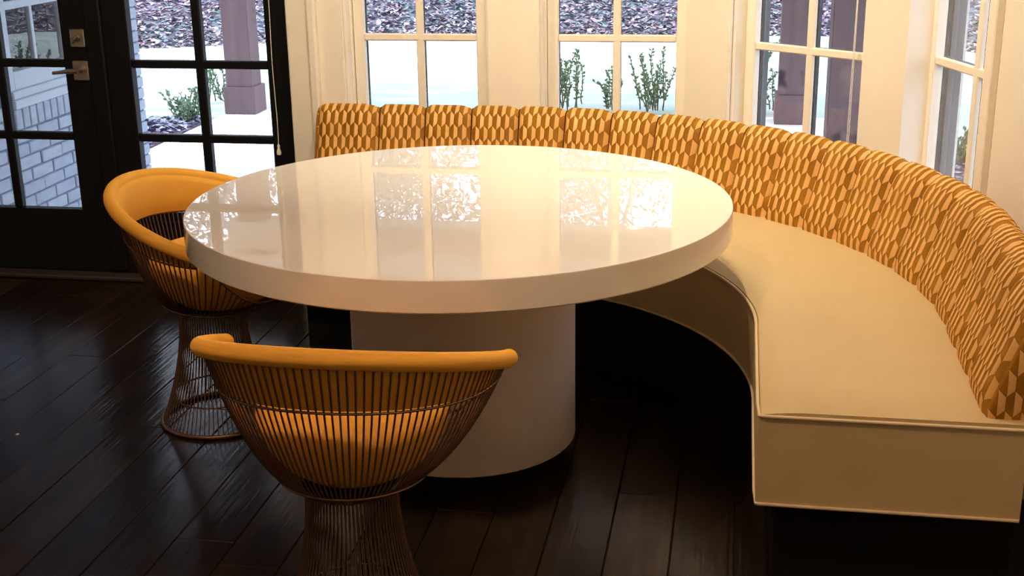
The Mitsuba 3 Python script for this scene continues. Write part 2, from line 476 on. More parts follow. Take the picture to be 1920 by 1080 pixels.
window('window_1', frame_of(W1c, WALL_Y, 0), 0.435, -HALF, HALF, 'first cream window from the left with white muntins above the banquette')
window('window_2', frame_of(W2c, WALL_Y, 0), 0.435, -HALF, float(C1[0]) - 0.004 - W2c, 'second cream window from the left with shrubs showing outside')
window('window_3', f4, W4, -HALF, 0.262, 'third cream window from the left with dark porch posts outside', wall_to_glass=0.1)
window('window_4', f5, W5, max(t2 + 0.006, -H5 - 0.03), H5 + 0.012, 'rightmost narrow cream window seen at a steep angle', bar_dz=0.02, wall_to_glass=0.1, bar_x=0.035)
add('window_4__casing', cham(H5 + 0.006, H5 + 0.05, -0.022, 0.002, WIN_Z0 - 0.05, WIN_Z1 + 0.05), 'm_paint', to=f5)

# ------------------------------------------------------------------ doors
DY = 4.77                                                # glass plane of the doors


def door(name, x0, x1, gx0, gx1, mx, label):
    yb0, yb1 = DY - 0.022, DY + 0.022
    z0, z1 = 0.022, DOOR_TOP - 0.03
    gz0, gz1 = 0.287, 2.06
    add(f'{name}__frame', cat(cham(x0, gx0, yb0, yb1, z0, z1), cham(gx1, x1, yb0, yb1, z0, z1), cham(gx0, gx1, yb0 + 0.0004, yb1 - 0.0004, z0, gz0), cham(gx0, gx1, yb0 + 0.0004, yb1 - 0.0004, gz1, z1)), 'm_black')
    bars = [0.592 + 0.295 * i for i in range(5)]
    add(f'{name}__muntin', cham(mx - 0.018, mx + 0.018, DY - 0.018, DY + 0.018, gz0, gz1, 0.005), 'm_black')
    for i, b in enumerate(bars):
        add(f'{name}__muntin_{i + 1:03d}', cham(gx0, gx1, DY - 0.0175, DY + 0.0175, b - 0.0155, b + 0.0155, 0.005), 'm_black')
    zs, k = [gz0] + bars + [gz1], 0
    for a, b in zip(zs[:-1], zs[1:]):
        for xa, xb in ((gx0, mx - 0.001), (mx + 0.001, gx1)):
            v = np.array([[xa, DY, a], [xb, DY, a], [xb, DY, b], [xa, DY, b]])
            add(f'{name}__pane' + (f'_{k:03d}' if k else ''), (v, np.array([[0, 1, 2], [0, 2, 3]])), 'm_glass')
            k += 1
    lab(name, label, None, None, 'structure')


door('door_1', -3.345, -2.512, -3.225, -2.655, -2.942, 'left black French door leaf with silver lever handle and deadbolt')
door('door_2', -2.508, -1.664, -2.371, -1.804, -2.085, 'right black French door leaf with glass panes beside the cream casing')
add('door_2__astragal', cham(-2.545, -2.475, DY - 0.036, DY - 0.022, 0.03, DOOR_TOP - 0.04, 0.006), 'm_black')
add('door_2__panel_bead', cat(cham(-2.352, -1.82, DY - 0.027, DY - 0.0218, 0.08, 0.095, 0.003), cham(-2.352, -1.82, DY - 0.027, DY - 0.0218, 0.235, 0.25, 0.003)), 'm_black')

# deadbolt and lever on the left leaf
hx = -2.583
add('door_1__deadbolt', cham(hx - 0.031, hx + 0.031, DY - 0.032, DY - 0.0215, 0.9535, 1.0245, 0.003), 'm_nickel')
lab('door_1__deadbolt', 'square brushed nickel deadbolt plate')
add('door_1__deadbolt__thumb_turn', cat(tube([(hx + 0.004, DY - 0.032, 0.99), (hx + 0.004, DY - 0.047, 0.99)], 0.009, 14), tube([(hx + 0.016, DY - 0.052, 1.0), (hx + 0.004, DY - 0.053, 0.99), (hx - 0.012, DY - 0.052, 0.974)], [0.0055, 0.007, 0.0055], 10)), 'm_nickel', smooth=40)
add('door_1__handle', cham(hx - 0.033, hx + 0.033, DY - 0.032, DY - 0.0215, 0.8215, 0.9005, 0.003), 'm_nickel')
lab('door_1__handle', 'square brushed nickel rose')
add('door_1__handle__lever', cat(tube([(hx + 0.006, DY - 0.03, 0.866), (hx + 0.006, DY - 0.04, 0.866)], 0.018, 18), tube([(hx + 0.006, DY - 0.04, 0.866), (hx + 0.006, DY - 0.075, 0.866)], 0.0105, 14),
                                  tube([(hx + 0.009, DY - 0.073, 0.866), (hx - 0.03, DY - 0.075, 0.865), (hx - 0.06, DY - 0.075, 0.861), (hx - 0.097, DY - 0.073, 0.857)], [0.0105, 0.0095, 0.0075, 0.0065], 12)), 'm_nickel', smooth=40)
# jambs, casing, threshold
add('trim_1', cat(cham(DOOR_X1 - 0.004, DOOR_X1 + 0.002, WALL_Y + 0.045, WALL_Y + WALL_T, 0, DOOR_TOP), cham(DOOR_X0 - 0.002, DOOR_X0 + 0.014, WALL_Y + 0.045, WALL_Y + WALL_T, 0, DOOR_TOP), cham(DOOR_X0, DOOR_X1, WALL_Y + 0.045, WALL_Y + WALL_T, DOOR_TOP - 0.028, DOOR_TOP)), 'm_black')
lab('trim_1', 'black door jamb around the French doors', None, None, 'structure')


def casing_profile(x0, x1, z1, outer_right):
    b = (x1 - 0.036, x1) if outer_right else (x0, x0 + 0.036)
    q = (x0, x1 - 0.036) if outer_right else (x0 + 0.036, x1)
    return cat(cham(q[0], q[1], WALL_Y - 0.018, WALL_Y + 0.0, 0, z1, 0.005), cham(b[0], b[1], WALL_Y - 0.032, WALL_Y, 0, z1 + 0.036, 0.008))


add('trim_2', casing_profile(-1.681, -1.562, DOOR_TOP + 0.12, True), 'm_paint')
lab('trim_2', 'cream door casing between the black door and the banquette', None, None, 'structure')
add('trim_3', casing_profile(DOOR_X0 - 0.10, DOOR_X0 + 0.018, DOOR_TOP + 0.12, False), 'm_paint')
lab('trim_3', 'cream door casing at the far left', None, None, 'structure')
add('trim_4', cham(DOOR_X0 - 0.064, DOOR_X1 + 0.06, WALL_Y - 0.018, WALL_Y, DOOR_TOP - 0.018, DOOR_TOP + 0.12, 0.005), 'm_paint')
lab('trim_4', 'cream head casing above the doors', None, None, 'structure')
add('trim_5', cham(DOOR_X0 + 0.015, DOOR_X1 - 0.005, WALL_Y + 0.02, WALL_Y + WALL_T + 0.05, 0.0, 0.02, 0.006), 'm_bronze_sill')
lab('trim_5', 'dark bronze threshold under the French doors', None, None, 'structure')

# cords of the shades
ck = 'shade_cord'
add(f'{ck}__cord', tube([(-1.766 + 0.002 * math.sin(i), 4.705, 2.2 - 0.075 * i) for i in range(22)] + [(-1.766, 4.705, 0.585)], 0.0019, 6), 'm_cord', smooth=True)
tas = lathe([(0, 0), (0.0085, 0.002), (0.0095, 0.012), (0.006, 0.024), (0.0048, 0.03), (0.0062, 0.036), (0.004, 0.042), (0, 0.043)], 18)
tas.apply_translation([-1.766, 4.705, 0.545])
add(f'{ck}__tassel', tas, 'm_cord', smooth=35)
add(f'{ck}__bracket', cham(-1.776, -1.756, 4.69, 4.748, 2.19, 2.22), 'm_cord')
lab(ck, 'thin white shade cord with small tassel hanging over the right door stile', 'cord')
bk = 'blind_cord'
for i, (xo, xe) in enumerate(((0.192, 0.200), (0.204, 0.194))):
    pts = [(xo + (xe - xo) * t + 0.003 * math.sin(4 * t + i), 0.05, 2.3 - 1.62 * t) for t in np.linspace(0, 1, 18)]
    add(f'{bk}__strand' + (f'_{i:03d}' if i else ''), tube(pts, 0.0014, 6), 'm_cord', smooth=True, to=f4)
add(f'{bk}__bracket', cham(0.18, 0.22, 0.035, 0.08, 2.29, 2.33), 'm_cord', to=f4)
lab(bk, 'pair of thin white blind cords in front of the third window', 'cord')

# ------------------------------------------------------------------ ceiling lamps, all out of view
ring = lathe([(LAMP_R, 0.0), (LAMP_R + 0.022, 0.0), (LAMP_R + 0.024, 0.004), (LAMP_R + 0.022, 0.008), (LAMP_R, 0.008), (LAMP_R, 0.0)], 40)
disc = trimesh.creation.cylinder(LAMP_R - 0.001, 0.003, sections=40)
spots = ['over the table', 'behind the near chair', 'in front of the doors', 'at the right of the room', 'behind the viewer']
for (lx, ly, pw), where in zip(LAMPS, spots):
    k = num('unseen_ceiling_light')
    add(f'{k}__trim_ring', ring, 'm_ceiling', smooth=35, to=T().translate([lx, ly, CEIL - 0.008]))
    d = mikit.ply(disc, 'm_ceiling')
    d['to_world'] = T().translate([lx, ly, CEIL - 0.003])
    d['emitter'] = {'type': 'area', 'radiance': rgb(*[LAMP_L * pw * c for c in (LAMP if ly > 2.5 else LAMP_REAR)])}
    scene[f'{k}__lens'] = d
    lab(k, f'unseen warm ceiling light {where}', 'ceiling light', 'unseen lights in the ceiling')

for i, ((lx, ly, aim, pw), where) in enumerate(zip(WASHERS, ['first from the doors', 'second from the doors', 'third from the doors', 'nearest the right arm of the banquette'])):
    k = num('unseen_bay_spot')
    add(f'{k}__trim_ring', ring, 'm_ceiling', smooth=35, to=T().translate([lx, ly, CEIL - 0.008]))
    v_ = np.array(aim) - np.array([lx, ly, CEIL])
    v_ /= np.linalg.norm(v_)
    p0 = np.array([lx, ly, CEIL - 0.004])
    add(f'{k}__housing', tube([p0, p0 + v_ * 0.05], 0.045, 24), 'm_ceiling', smooth=35)
    scene[f'{k}_beam'] = {'type': 'spot', 'to_world': T().look_at(origin=[float(q) for q in p0 + v_ * 0.056], target=list(map(float, aim)), up=[0, 0, 1]),
                          'intensity': rgb(*[WASH_I * pw * c for c in LAMP]), 'cutoff_angle': 46.0, 'beam_width': 20.0}
    lab(k, f'unseen ceiling spot aimed to light the bay, {where}', 'ceiling light', 'unseen ceiling spots')

# ------------------------------------------------------------------ table
TX, TY, TR = -0.732, 3.293, 0.730
tk = 'dining_table'
tto = T().translate([TX, TY, 0])
add(f'{tk}__table_top', lathe([(0, 0.667), (TR - 0.004, 0.667), (TR, 0.671), (TR, 0.741), (TR - 0.001, 0.7438), (TR - 0.004, 0.745), (0, 0.745)], 180), 'm_lacquer', smooth=25, to=tto)
add(f'{tk}__pedestal', lathe([(0, 0.065), (0.309, 0.065), (0.312, 0.068), (0.312, 0.6665), (0, 0.6665)], 120), 'm_lacquer_side', smooth=25, to=tto)
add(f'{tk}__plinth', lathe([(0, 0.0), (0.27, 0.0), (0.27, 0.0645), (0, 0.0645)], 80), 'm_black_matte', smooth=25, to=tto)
lab(f'{tk}__plinth', 'black recessed foot')
lab(tk, 'round glossy white lacquered table on a drum pedestal', 'table')

# ------------------------------------------------------------------ banquette
BX, BY = -0.81, 3.14                                    # centre of the curve
B_END_X, B_END_Y = -1.545, 2.562                        # ends of the left and right arms
R_BACK, R_FRONT, R_OUT = 1.34, 0.88, 1.462


def path(s, R):
    """Point and outward normal at arc length s measured on the back's inner bottom line (radius R_BACK), starting at the left end."""
    l1, l2 = BX - B_END_X, R_BACK * math.pi / 2
    if s <= l1:
        return np.array([B_END_X + s, BY + R]), np.array([0.0, 1.0]), np.array([1.0, 0.0])
    if s <= l1 + l2:
        a = math.pi / 2 - (s - l1) / R_BACK
        n = np.array([math.cos(a), math.sin(a)])
        return np.array([BX, BY]) + R * n, n, np.array([n[1], -n[0]])
    q = s - l1 - l2
    return np.array([BX + R, BY - q]), np.array([1.0, 0.0]), np.array([0.0, -1.0])


S_END = (BX - B_END_X) + R_BACK * math.pi / 2 + (BY - B_END_Y - 0.028)
SEAT_Z, SKIRT_Z = 0.485, 0.265
bq = 'banquette'


def outline(r_in, r_out, end_y, end_x, n=60):
    a = np.linspace(math.pi / 2, 0, n)
    inner = np.stack([BX + r_in * np.cos(a), BY + r_in * np.sin(a)], 1)
    outer = np.stack([BX + r_out * np.cos(a), BY + r_out * np.sin(a)], 1)
    return inner, outer


def j_solid(r_in, r_out, ex, ey, rings, nr=14, n=72):
    """The J shaped seat: cross-sections run along the path; rings(f) gives z of the top for f from 0 (front) to 1 (back)."""
    secs = [(np.array([x, BY]), np.array([0.0, 1.0]), 0) for x in np.linspace(ex, BX, 10)[:-1]]
    secs += [(np.array([BX, BY]), np.array([math.cos(a), math.sin(a)]), 0) for a in np.linspace(math.pi / 2, 0, n)]
    secs += [(np.array([BX, y]), np.array([1.0, 0.0]), 0) for y in np.linspace(BY, ey, 10)[1:]]
    return secs


def loft(sections):
    """Closed tube through equal sized closed sections, with end caps."""
    S = np.array(sections)
    n, m = S.shape[:2]
    v = S.reshape(-1, 3)
    f = []
    for i in range(n - 1):
        for j in range(m):
            j2 = (j + 1) % m
            f += [(i * m + j, i * m + j2, (i + 1) * m + j2), (i * m + j, (i + 1) * m + j2, (i + 1) * m + j)]
    v = np.vstack([v, S[0].mean(0), S[-1].mean(0)])
    for j in range(m):
        j2 = (j + 1) % m
        f += [(n * m, j2, j), (n * m + 1, (n - 1) * m + j, (n - 1) * m + j2)]
    t = trimesh.Trimesh(v, np.array(f), process=False)
    if t.volume < 0:
        t.invert()
    return t


secs = j_solid(R_FRONT, R_OUT, B_END_X, B_END_Y, None)
# distance to the nearer end, for the seat's crown
seat_s, seat_f = [], np.linspace(0, 1, 22)
ends = np.concatenate([[0], np.cumsum([np.linalg.norm((b[0] + b[1] * 1.1) - (a[0] + a[1] * 1.1)) for a, b in zip(secs[:-1], secs[1:])])])
total = ends[-1]
fine = []
for (o, n, _), s in zip(secs, ends):
    d_end = min(s, total - s)
    e_end = 1 - max(0, 1 - d_end / 0.07) ** 2
    ring_pts = []
    for f in seat_f:
        r = R_FRONT + 0.004 + f * (R_OUT - R_FRONT - 0.03)
        crown = 0.022 * (1 - max(0, 1 - f * (R_OUT - R_FRONT) / 0.12) ** 2.4) * (0.35 + 0.65 * e_end)
        ring_pts.append((*(o + n * r), SEAT_Z - 0.008 + crown))
    ring_pts.append((*(o + n * (R_OUT - 0.03)), 0.40))
    ring_pts.append((*(o + n * (R_FRONT + 0.004)), 0.40))
    fine.append(ring_pts)
add(f'{bq}__seat', loft(fine), 'm_leather', smooth=40)
lab(f'{bq}__seat', 'smooth tan leather seat')
skirt = []
for o, n, _ in secs:
    pts = [(*(o + n * r), z) for r, z in ((R_FRONT, SKIRT_Z), (R_FRONT - 0.003, SKIRT_Z + 0.07), (R_FRONT - 0.002, 0.42), (R_FRONT + 0.002, SEAT_Z - 0.014), (R_OUT - 0.034, SEAT_Z - 0.014), (R_OUT - 0.034, SKIRT_Z))]
    skirt.append(pts)
add(f'{bq}__skirt', loft(skirt), 'm_leather', smooth=30)
lab(f'{bq}__skirt', 'tan leather front and end panel')


def edge_line(z, off):
    p = [(B_END_X - off * 0 + 0.0, BY + R_FRONT - off, z)]
    p = [(*(o + n * (R_FRONT - off)), z) for o, n, _ in secs]
    p = [(B_END_X - 0.002, BY + R_OUT - 0.1, z), (B_END_X - 0.002, BY + R_FRONT + 0.02, z)] + p
    x = BX + R_FRONT
    q = [(x - off + 0.004, B_END_Y - 0.002, z), (x + 0.012, B_END_Y - 0.003, z)] + [(x + t, B_END_Y - 0.003, z) for t in np.linspace(0.05, R_OUT - R_FRONT - 0.036, 8)]
    return np.array(p[:-1] + q)


add(f'{bq}__piping', tube(edge_line(SEAT_Z - 0.011, 0.003), 0.0042, 8), 'm_piping', smooth=True)
lab(f'{bq}__piping', 'thin welt along the seat edge')
add(f'{bq}__piping_001', tube(edge_line(SKIRT_Z + 0.002, 0.002), 0.0042, 8), 'm_piping', smooth=True)
lab(f'{bq}__piping_001', 'thin pale welt along the bottom of the skirt')
base = []
for o, n, _ in secs[1:-1]:
    base.append([(*(o + n * r), z) for r, z in ((R_FRONT + 0.045, 0.0), (R_FRONT + 0.045, SKIRT_Z - 0.001), (R_OUT - 0.03, SKIRT_Z - 0.001), (R_OUT - 0.03, 0.0))])
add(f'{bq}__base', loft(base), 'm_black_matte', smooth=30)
lab(f'{bq}__base', 'black recessed base')

# the channelled back: every channel a panel of its own
PROF = np.array([(0.0, 0.47), (0.004, 0.505), (0.026, 0.57), (0.048, 0.63), (0.068, 0.69), (0.078, 0.722), (0.088, 0.744), (0.102, 0.758), (0.118, 0.763), (0.132, 0.758), (0.140, 0.746), (0.142, 0.72), (0.142, 0.47)])
_seg = np.concatenate([[0], np.cumsum(np.linalg.norm(np.diff(PROF, axis=0), axis=1))])
tt = np.concatenate([np.linspace(0, _seg[5], 14), np.linspace(_seg[5], _seg[11], 15)[1:], [_seg[12]]])
prof = np.stack([np.interp(tt, _seg, PROF[:, 0]), np.interp(tt, _seg, PROF[:, 1])], 1)
ptan = np.gradient(prof, axis=0)
ptan /= np.linalg.norm(ptan, axis=1, keepdims=True)
pnorm = np.stack([-ptan[:, 1], ptan[:, 0]], 1)             # points into the room / upwards
l1 = BX - B_END_X
cuts = [0.0, 0.234]
while cuts[-1] < l1 - 0.1:
    cuts.append(cuts[-1] + 0.1745)
while cuts[-1] < S_END - 0.26:
    c = cuts[-1]
    on_arc = l1 < c < l1 + R_BACK * math.pi / 2
    cuts.append(c + (0.1625 if on_arc else 0.1745))
if S_END - cuts[-1] > 0.2:
    cuts.append((cuts[-1] + S_END) / 2)
cuts.append(S_END)
brng = np.random.default_rng(8)
for ci, (sa, sb) in enumerate(zip(cuts[:-1], cuts[1:])):
    us = np.concatenate([[0, 0.012, 0.026, 0.045, 0.07, 0.10], np.linspace(0.14, 0.60, 11), np.linspace(0.64, 0.92, 9), [0.95, 0.975, 0.99, 1.0]])
    nu = len(us)
    v, uv = [], []
    off = 0.35 * HEX_W
    voff = 0.006 * (ci % 2)
    first, last = ci == 0, ci == len(cuts) - 2
    for iu in range(nu):
        u = us[iu]
        b = 1.8 * min(1.0, u / 0.09) ** 0.55 - 0.8
        if first:
            b = 1 - abs(2 * u - 1) ** 8 if u < 0.5 else 1.0
        if u > 0.62 and not last:
            b = 1 - 1.8 * ((u - 0.62) / 0.38) ** 2.6
        if last and u > 0.5:
            b = 1 - abs(2 * u - 1) ** 8
        for j in range(len(prof)):
            w = min(1, (tt[-1] - tt[j]) / 0.05, (tt[j] + 0.01) / 0.07) * (1 - 0.5 * float(np.clip((tt[j] - 0.24) / 0.06, 0, 1)))
            q = prof[j] + pnorm[j] * 0.019 * b * w
            s = sa + (sb - sa) * u
            P, n, tg = path(s, R_BACK + q[0])
            v.append((P[0], P[1], q[1]))
            uv.append(((s - sa) * 1.05 + off, tt[j] + 0.03 + voff))
    key = num(f'{bq}__back_panel')
    v = np.array(v)
    fc = grid_faces(nu, len(prof), flip=True)
    m_ = trimesh.Trimesh(v, fc, process=False)
    add(key, m_, 'm_fabric', smooth=True, uv=np.array(uv))
# dark cords along the grooves between the channels
for c_ in cuts[1:-1]:
    pts = []
    for j in range(len(prof) - 1):
        w = min(1, (tt[-1] - tt[j]) / 0.05, (tt[j] + 0.01) / 0.07) * (1 - 0.5 * float(np.clip((tt[j] - 0.24) / 0.06, 0, 1)))
        q = prof[j] + pnorm[j] * (-0.8 * 0.019 * w + 0.0035)
        P, n, tg = path(c_, R_BACK + q[0])
        pts.append((P[0], P[1], q[1]))
    add(num(f'{bq}__seam'), tube(pts, 0.0036, 6), 'm_seam', smooth=True)
# end caps of the back (flat, upholstered in the same cloth)
for which, s in (('', 0.0), ('_001', S_END)):
    poly = np.vstack([prof, prof[:1]])
    c = np.array([0.085, 0.60])
    rings_, uvs = [], []
    sgn = -1 if s == 0 else 1
    for k_, (sc, bulge) in enumerate(((1.0, -0.002), (0.985, 0.006), (0.9, 0.011), (0.6, 0.014), (0.0, 0.015))):
        for q in poly:
            w = c + (q - c) * sc
            P, n, tg = path(s, R_BACK + w[0])
            P = P + tg * sgn * bulge
            rings_.append((P[0], P[1], w[1]))
            uvs.append((w[0] * 1.0 + 0.011, w[1]))
    mcap = trimesh.Trimesh(np.array(rings_), grid_faces(5, len(poly), flip=(s == 0)), process=False)
    add(f'{bq}__end_cap{which}', mcap, 'm_fabric', smooth=True, uv=np.array(uvs))
lab(bq, 'curved banquette with tan leather seat and gold hexagon patterned channelled back', 'banquette')


# ------------------------------------------------------------------ wire chairs
def chair_meshes():
    off, A, B, FM = 0.09, 0.320, 0.335, 1.70
    NZ, NR = 0.362, 0.098

    def rim(phi):
        s = max(0.0, (abs(phi) - FM) / (math.pi - FM))
        sm = s * s * (3 - 2 * s)
        z = 0.735 - 0.125 * min(1.0, (1 - math.cos(min(abs(phi), FM))) / 1.13)
        k = 1.0
        if s > 0:
            g = (1 - min(1, s / 0.5)) ** 2.6
            z = 0.435 + (z - 0.435) * g
            k = 1 - 0.34 * (1 - g)
        return np.array([off * (1 - 0.2 * sm) - B * k * math.cos(phi), -A * k * math.sin(phi), z])

    def neck(phi):
        return np.array([-NR * math.cos(phi), -NR * math.sin(phi), NZ])

    def shell(phi, t):
        p0, p3 = rim(phi), neck(phi)
        def at(f, z):
            q = p3 + (p0 - p3) * f
            return np.array([q[0], q[1], z])
        h = p0[2] - NZ
        p1, p2 = at(0.74, NZ + h * 0.46), at(0.46, NZ + 0.012 + 0.02 * h)
        return (1 - t) ** 3 * p0 + 3 * (1 - t) ** 2 * t * p1 + 3 * (1 - t) * t * t * p2 + t ** 3 * p3

    out = {}
    ph = np.linspace(-FM, FM, 61)
    line = np.array([rim(p) for p in ph])
    ex = np.array([0.0015, 0.006, 0.012, 0.018])
    # rounded ends of the roll
    d0, d1 = line[0] - line[1], line[-1] - line[-2]
    d0, d1 = d0 / np.linalg.norm(d0), d1 / np.linalg.norm(d1)
    R = 0.0195
    line2 = np.vstack([[line[0] + d0 * e for e in ex[::-1]], line, [line[-1] + d1 * e for e in ex]])
    rr = np.concatenate([[R * math.sqrt(max(0.02, 1 - (e / 0.0182) ** 2)) for e in ex[::-1]], np.full(len(line), R), [R * math.sqrt(max(0.02, 1 - (e / 0.0182) ** 2)) for e in ex]])
    out['rim_roll'] = (tube(line2, rr, 16), 'm_mustard', True, None)
    # padded band inside the upper shell
    secs_ = []
    for p in np.linspace(-FM, FM, 61):
        fade = 1 - 0.55 * (abs(p) / FM) ** 3
        T_ = 0.205 * fade
        inw = -np.array([shell(p, 0.1)[0] - off, shell(p, 0.1)[1], 0])
        inw /= np.linalg.norm(inw)
        ts = np.linspace(0.0, T_, 7)
        outer = [shell(p, t) + inw * 0.0045 for t in ts]
        th = [0.019, 0.022, 0.022, 0.021, 0.018, 0.013, 0.006]
        inner = [shell(p, t) + inw * (0.0045 + h_) for t, h_ in zip(ts, th)]
        secs_.append(outer + inner[::-1])
    out['back_pad'] = (loft(secs_), 'm_mustard', 50, None)
    # seat cushion, dished to the shell
    cu = lathe([(0, 0.366), (0.085, 0.366), (0.118, 0.374), (0.150, 0.398), (0.178, 0.432), (0.196, 0.466), (0.204, 0.495), (0.202, 0.515), (0.190, 0.530), (0.16, 0.538), (0.10, 0.541), (0, 0.542)], 72)
    cu.apply_translation([0.04, 0, 0.012])
    out['seat_cushion'] = (cu, 'm_mustard', 50, None)
    k = 0
    for p in np.linspace(-math.pi, math.pi, 118, endpoint=False):
        lo = 0.0
        pts = [shell(p, t) for t in np.linspace(0.0, 1, 13)]
        out['shell_wire' + (f'_{k:03d}' if k else '')] = (tube(pts, 0.0021, 5), 'm_bronze', True, None)
        k += 1
    pts = [rim(p) for p in np.concatenate([np.linspace(FM, math.pi, 22), np.linspace(-math.pi, -FM, 22)[1:]])]
    out['front_edge'] = (tube(pts, 0.0035, 8), 'm_bronze', True, None)
    out['back_hoop'] = (tube([shell(p, 0.212 * (1 - 0.55 * (abs(p) / FM) ** 3)) for p in np.linspace(-FM, FM, 50)], 0.0028, 6), 'm_bronze', True, None)
    hoops = [tube([shell(p, tt_) - np.array([0, 0, 0.003]) for p in np.linspace(-math.pi, math.pi, 60, endpoint=False)], 0.0028, 6, closed=True) for tt_ in (0.78,)]
    out['under_hoop'] = (hoops[0], 'm_bronze', True, None)
    a = np.linspace(0, 2 * np.pi, 60, endpoint=False)
    ringp = lambda r, z: np.stack([r * np.cos(a), r * np.sin(a), np.full_like(a, z)], 1)
    out['neck_ring'] = (tube(ringp(NR, NZ), 0.0055, 8, closed=True), 'm_bronze', True, None)
    out['seat_plate'] = (lathe([(0, 0.366), (0.1, 0.366), (0.103, 0.370), (0.1, 0.374), (0, 0.374)], 40), 'm_black_matte', 30, None)
    out['inner_ring'] = (tube(ringp(0.139, 0.085), 0.003, 6, closed=True), 'm_bronze', True, None)
    out['floor_ring'] = (tube(ringp(0.176, 0.007), 0.0068, 8, closed=True), 'm_bronze', True, None)
    bz = np.array([(0.098, 0.362), (0.099, 0.30), (0.108, 0.225), (0.125, 0.15), (0.144, 0.085), (0.162, 0.038), (0.174, 0.010)])
    from scipy.interpolate import CubicSpline
    q = np.linspace(0, 1, 12)
    cs = CubicSpline(np.linspace(0, 1, len(bz)), bz)(q)
    wire = tube(np.stack([cs[:, 0], 0 * q, cs[:, 1]], 1), 0.0019, 5)
    for k in range(76):
        out['base_wire' + (f'_{k:03d}' if k else '')] = (wire, 'm_bronze', True, 360.0 * k / 76)
    return out


CH = chair_meshes()
_dicts = {}
for name, x, y, yaw, label in (('wire_chair', -0.775, 2.352, 89.0, 'nearest mustard and bronze wire tub chair, seen from its back in front of the table'),
                               ('wire_chair_001', -1.535, 3.43, -4.0, 'mustard and bronze wire tub chair at the left of the table before the black doors')):
    for part, (mesh, mat, sm, rot) in CH.items():
        if id(mesh) not in _dicts:
            _dicts[id(mesh)] = mikit.ply(mesh, mat, smooth=sm)
        t_ = T().translate([x, y, 0]).rotate([0, 0, 1], yaw)
        if rot:
            t_ = t_.rotate([0, 0, 1], rot)
        scene[f'{name}__{part}'] = {**_dicts[id(mesh)], 'to_world': t_}
    lab(f'{name}__rim_roll', 'mustard upholstered roll')
    lab(f'{name}__back_pad', 'mustard padded inner band')
    lab(f'{name}__seat_cushion', 'round mustard seat cushion')
    lab(name, label, 'chair', 'wire tub chairs at the round table')

# ------------------------------------------------------------------ outside: porch
GZ = -0.12
deck_poly = np.array([(-3.455, 4.86), (-3.455, 7.13), (-3.84, 7.13), (-3.84, 9.37), (0.66, 9.37), (1.28, 7.05), (2.6, 5.4), (2.6, 2.6), (1.6, 2.6), (1.0, 3.2), (0.9, 4.0), (0.45, 4.6), (-0.1, 4.86)])
from shapely.geometry import Polygon
deck = trimesh.creation.extrude_polygon(Polygon(deck_poly), 0.14, engine='earcut')
deck.apply_translation([0, 0, GZ - 0.14])
add('porch_deck', deck, 'm_concrete')
lab('porch_deck', 'bright white concrete porch floor outside the doors', None, None, 'structure')
add('lawn', box(-26, 26, 2.0, 14.4, GZ - 0.4, GZ - 0.02), 'm_lawn')
lab('lawn', 'pale winter lawn beyond the porch', None, None, 'structure')


def post(x0, x1, y0, d, label, plinth=0.205, plw=0.02):
    k = num('porch_post')
    add(f'{k}__shaft', cham(x0 + plw, x1 - plw, y0 + plw, y0 + d - plw, GZ + plinth - 0.004, 2.46, 0.006), 'm_post')
    add(f'{k}__plinth', cham(x0, x1, y0, y0 + d, GZ, GZ + plinth, 0.005), 'm_post')
    lab(k, label, 'post', 'timber porch posts')


post(-3.835, -3.588, 9.13, 0.235, 'brown timber porch post on a square plinth seen through the right door')
post(0.252, 0.50, 9.09, 0.235, 'brown timber porch post seen through the left half of the third window')
post(0.445, 0.90, 7.0, 0.30, 'dark broad porch post close behind the right half of the third window', 0.2, 0.03)

add('porch_roof', cat(box(-3.44, 2.6, 4.86, 9.5, 2.66, 2.74), cham(-3.9, 0.7, 9.12, 9.34, 2.46, 2.66), box(-4.1, 2.8, 4.8, 9.8, 2.74, 2.82)), 'm_porch')
lab('porch_roof', 'pale porch ceiling and beam over the deck', None, None, 'structure')

# whitewashed brick wing with its window
BW_X = -3.49
WY0, WY1, WZ0, WZ1 = 5.71, 6.56, 0.53, 1.80               # window opening in the wing
wing = cat(box(BW_X - 0.25, BW_X - 0.012, 4.85, WY0, GZ - 0.3, 2.65), box(BW_X - 0.25, BW_X - 0.012, WY1, 7.12, GZ - 0.3, 2.65), box(BW_X - 0.25, BW_X - 0.012, WY0, WY1, GZ - 0.3, WZ0 - 0.1), box(BW_X - 0.25, BW_X - 0.012, WY0, WY1, WZ1, 2.65))
add('wall_wing', wing, 'm_mortar')
lab('wall_wing', 'whitewashed brick house wall seen through the left door', None, None, 'structure')
BL, BH, J = 0.194, 0.0573, 0.0095
wr = np.random.default_rng(21)
row, z = 0, GZ
nb = 0
while z < 1.25:
    y = 5.0 - (BL + J) * (0.5 if row % 2 else 0.0)
    while y < 7.12:
        ya, yb = max(y, 5.0), min(y + BL, 7.122)
        pieces = [(ya, yb)]
        if z + BH > WZ0 - 0.115:
            pieces = []
            if ya < WY0 - 0.02:
                pieces.append((ya, min(yb, WY0 - 0.004)))
            if yb > WY1 + 0.02:
                pieces.append((max(ya, WY1 + 0.004), yb))
        for a, b in pieces:
            if z > 0.85 and b < WY0:
                continue
            if b - a > 0.03 and nb < 300 and z + BH < 1.27:
                dx = wr.uniform(-0.003, 0.003)
                add(num('wall_wing__brick'), cham(BW_X - 0.03, BW_X + dx, a, b, z, z + BH, 0.004), ('m_brick_a', 'm_brick_b')[wr.integers(2)])
                nb += 1
        y += BL + J
    z += BH + J
    row += 1
y = WY0 - 0.02
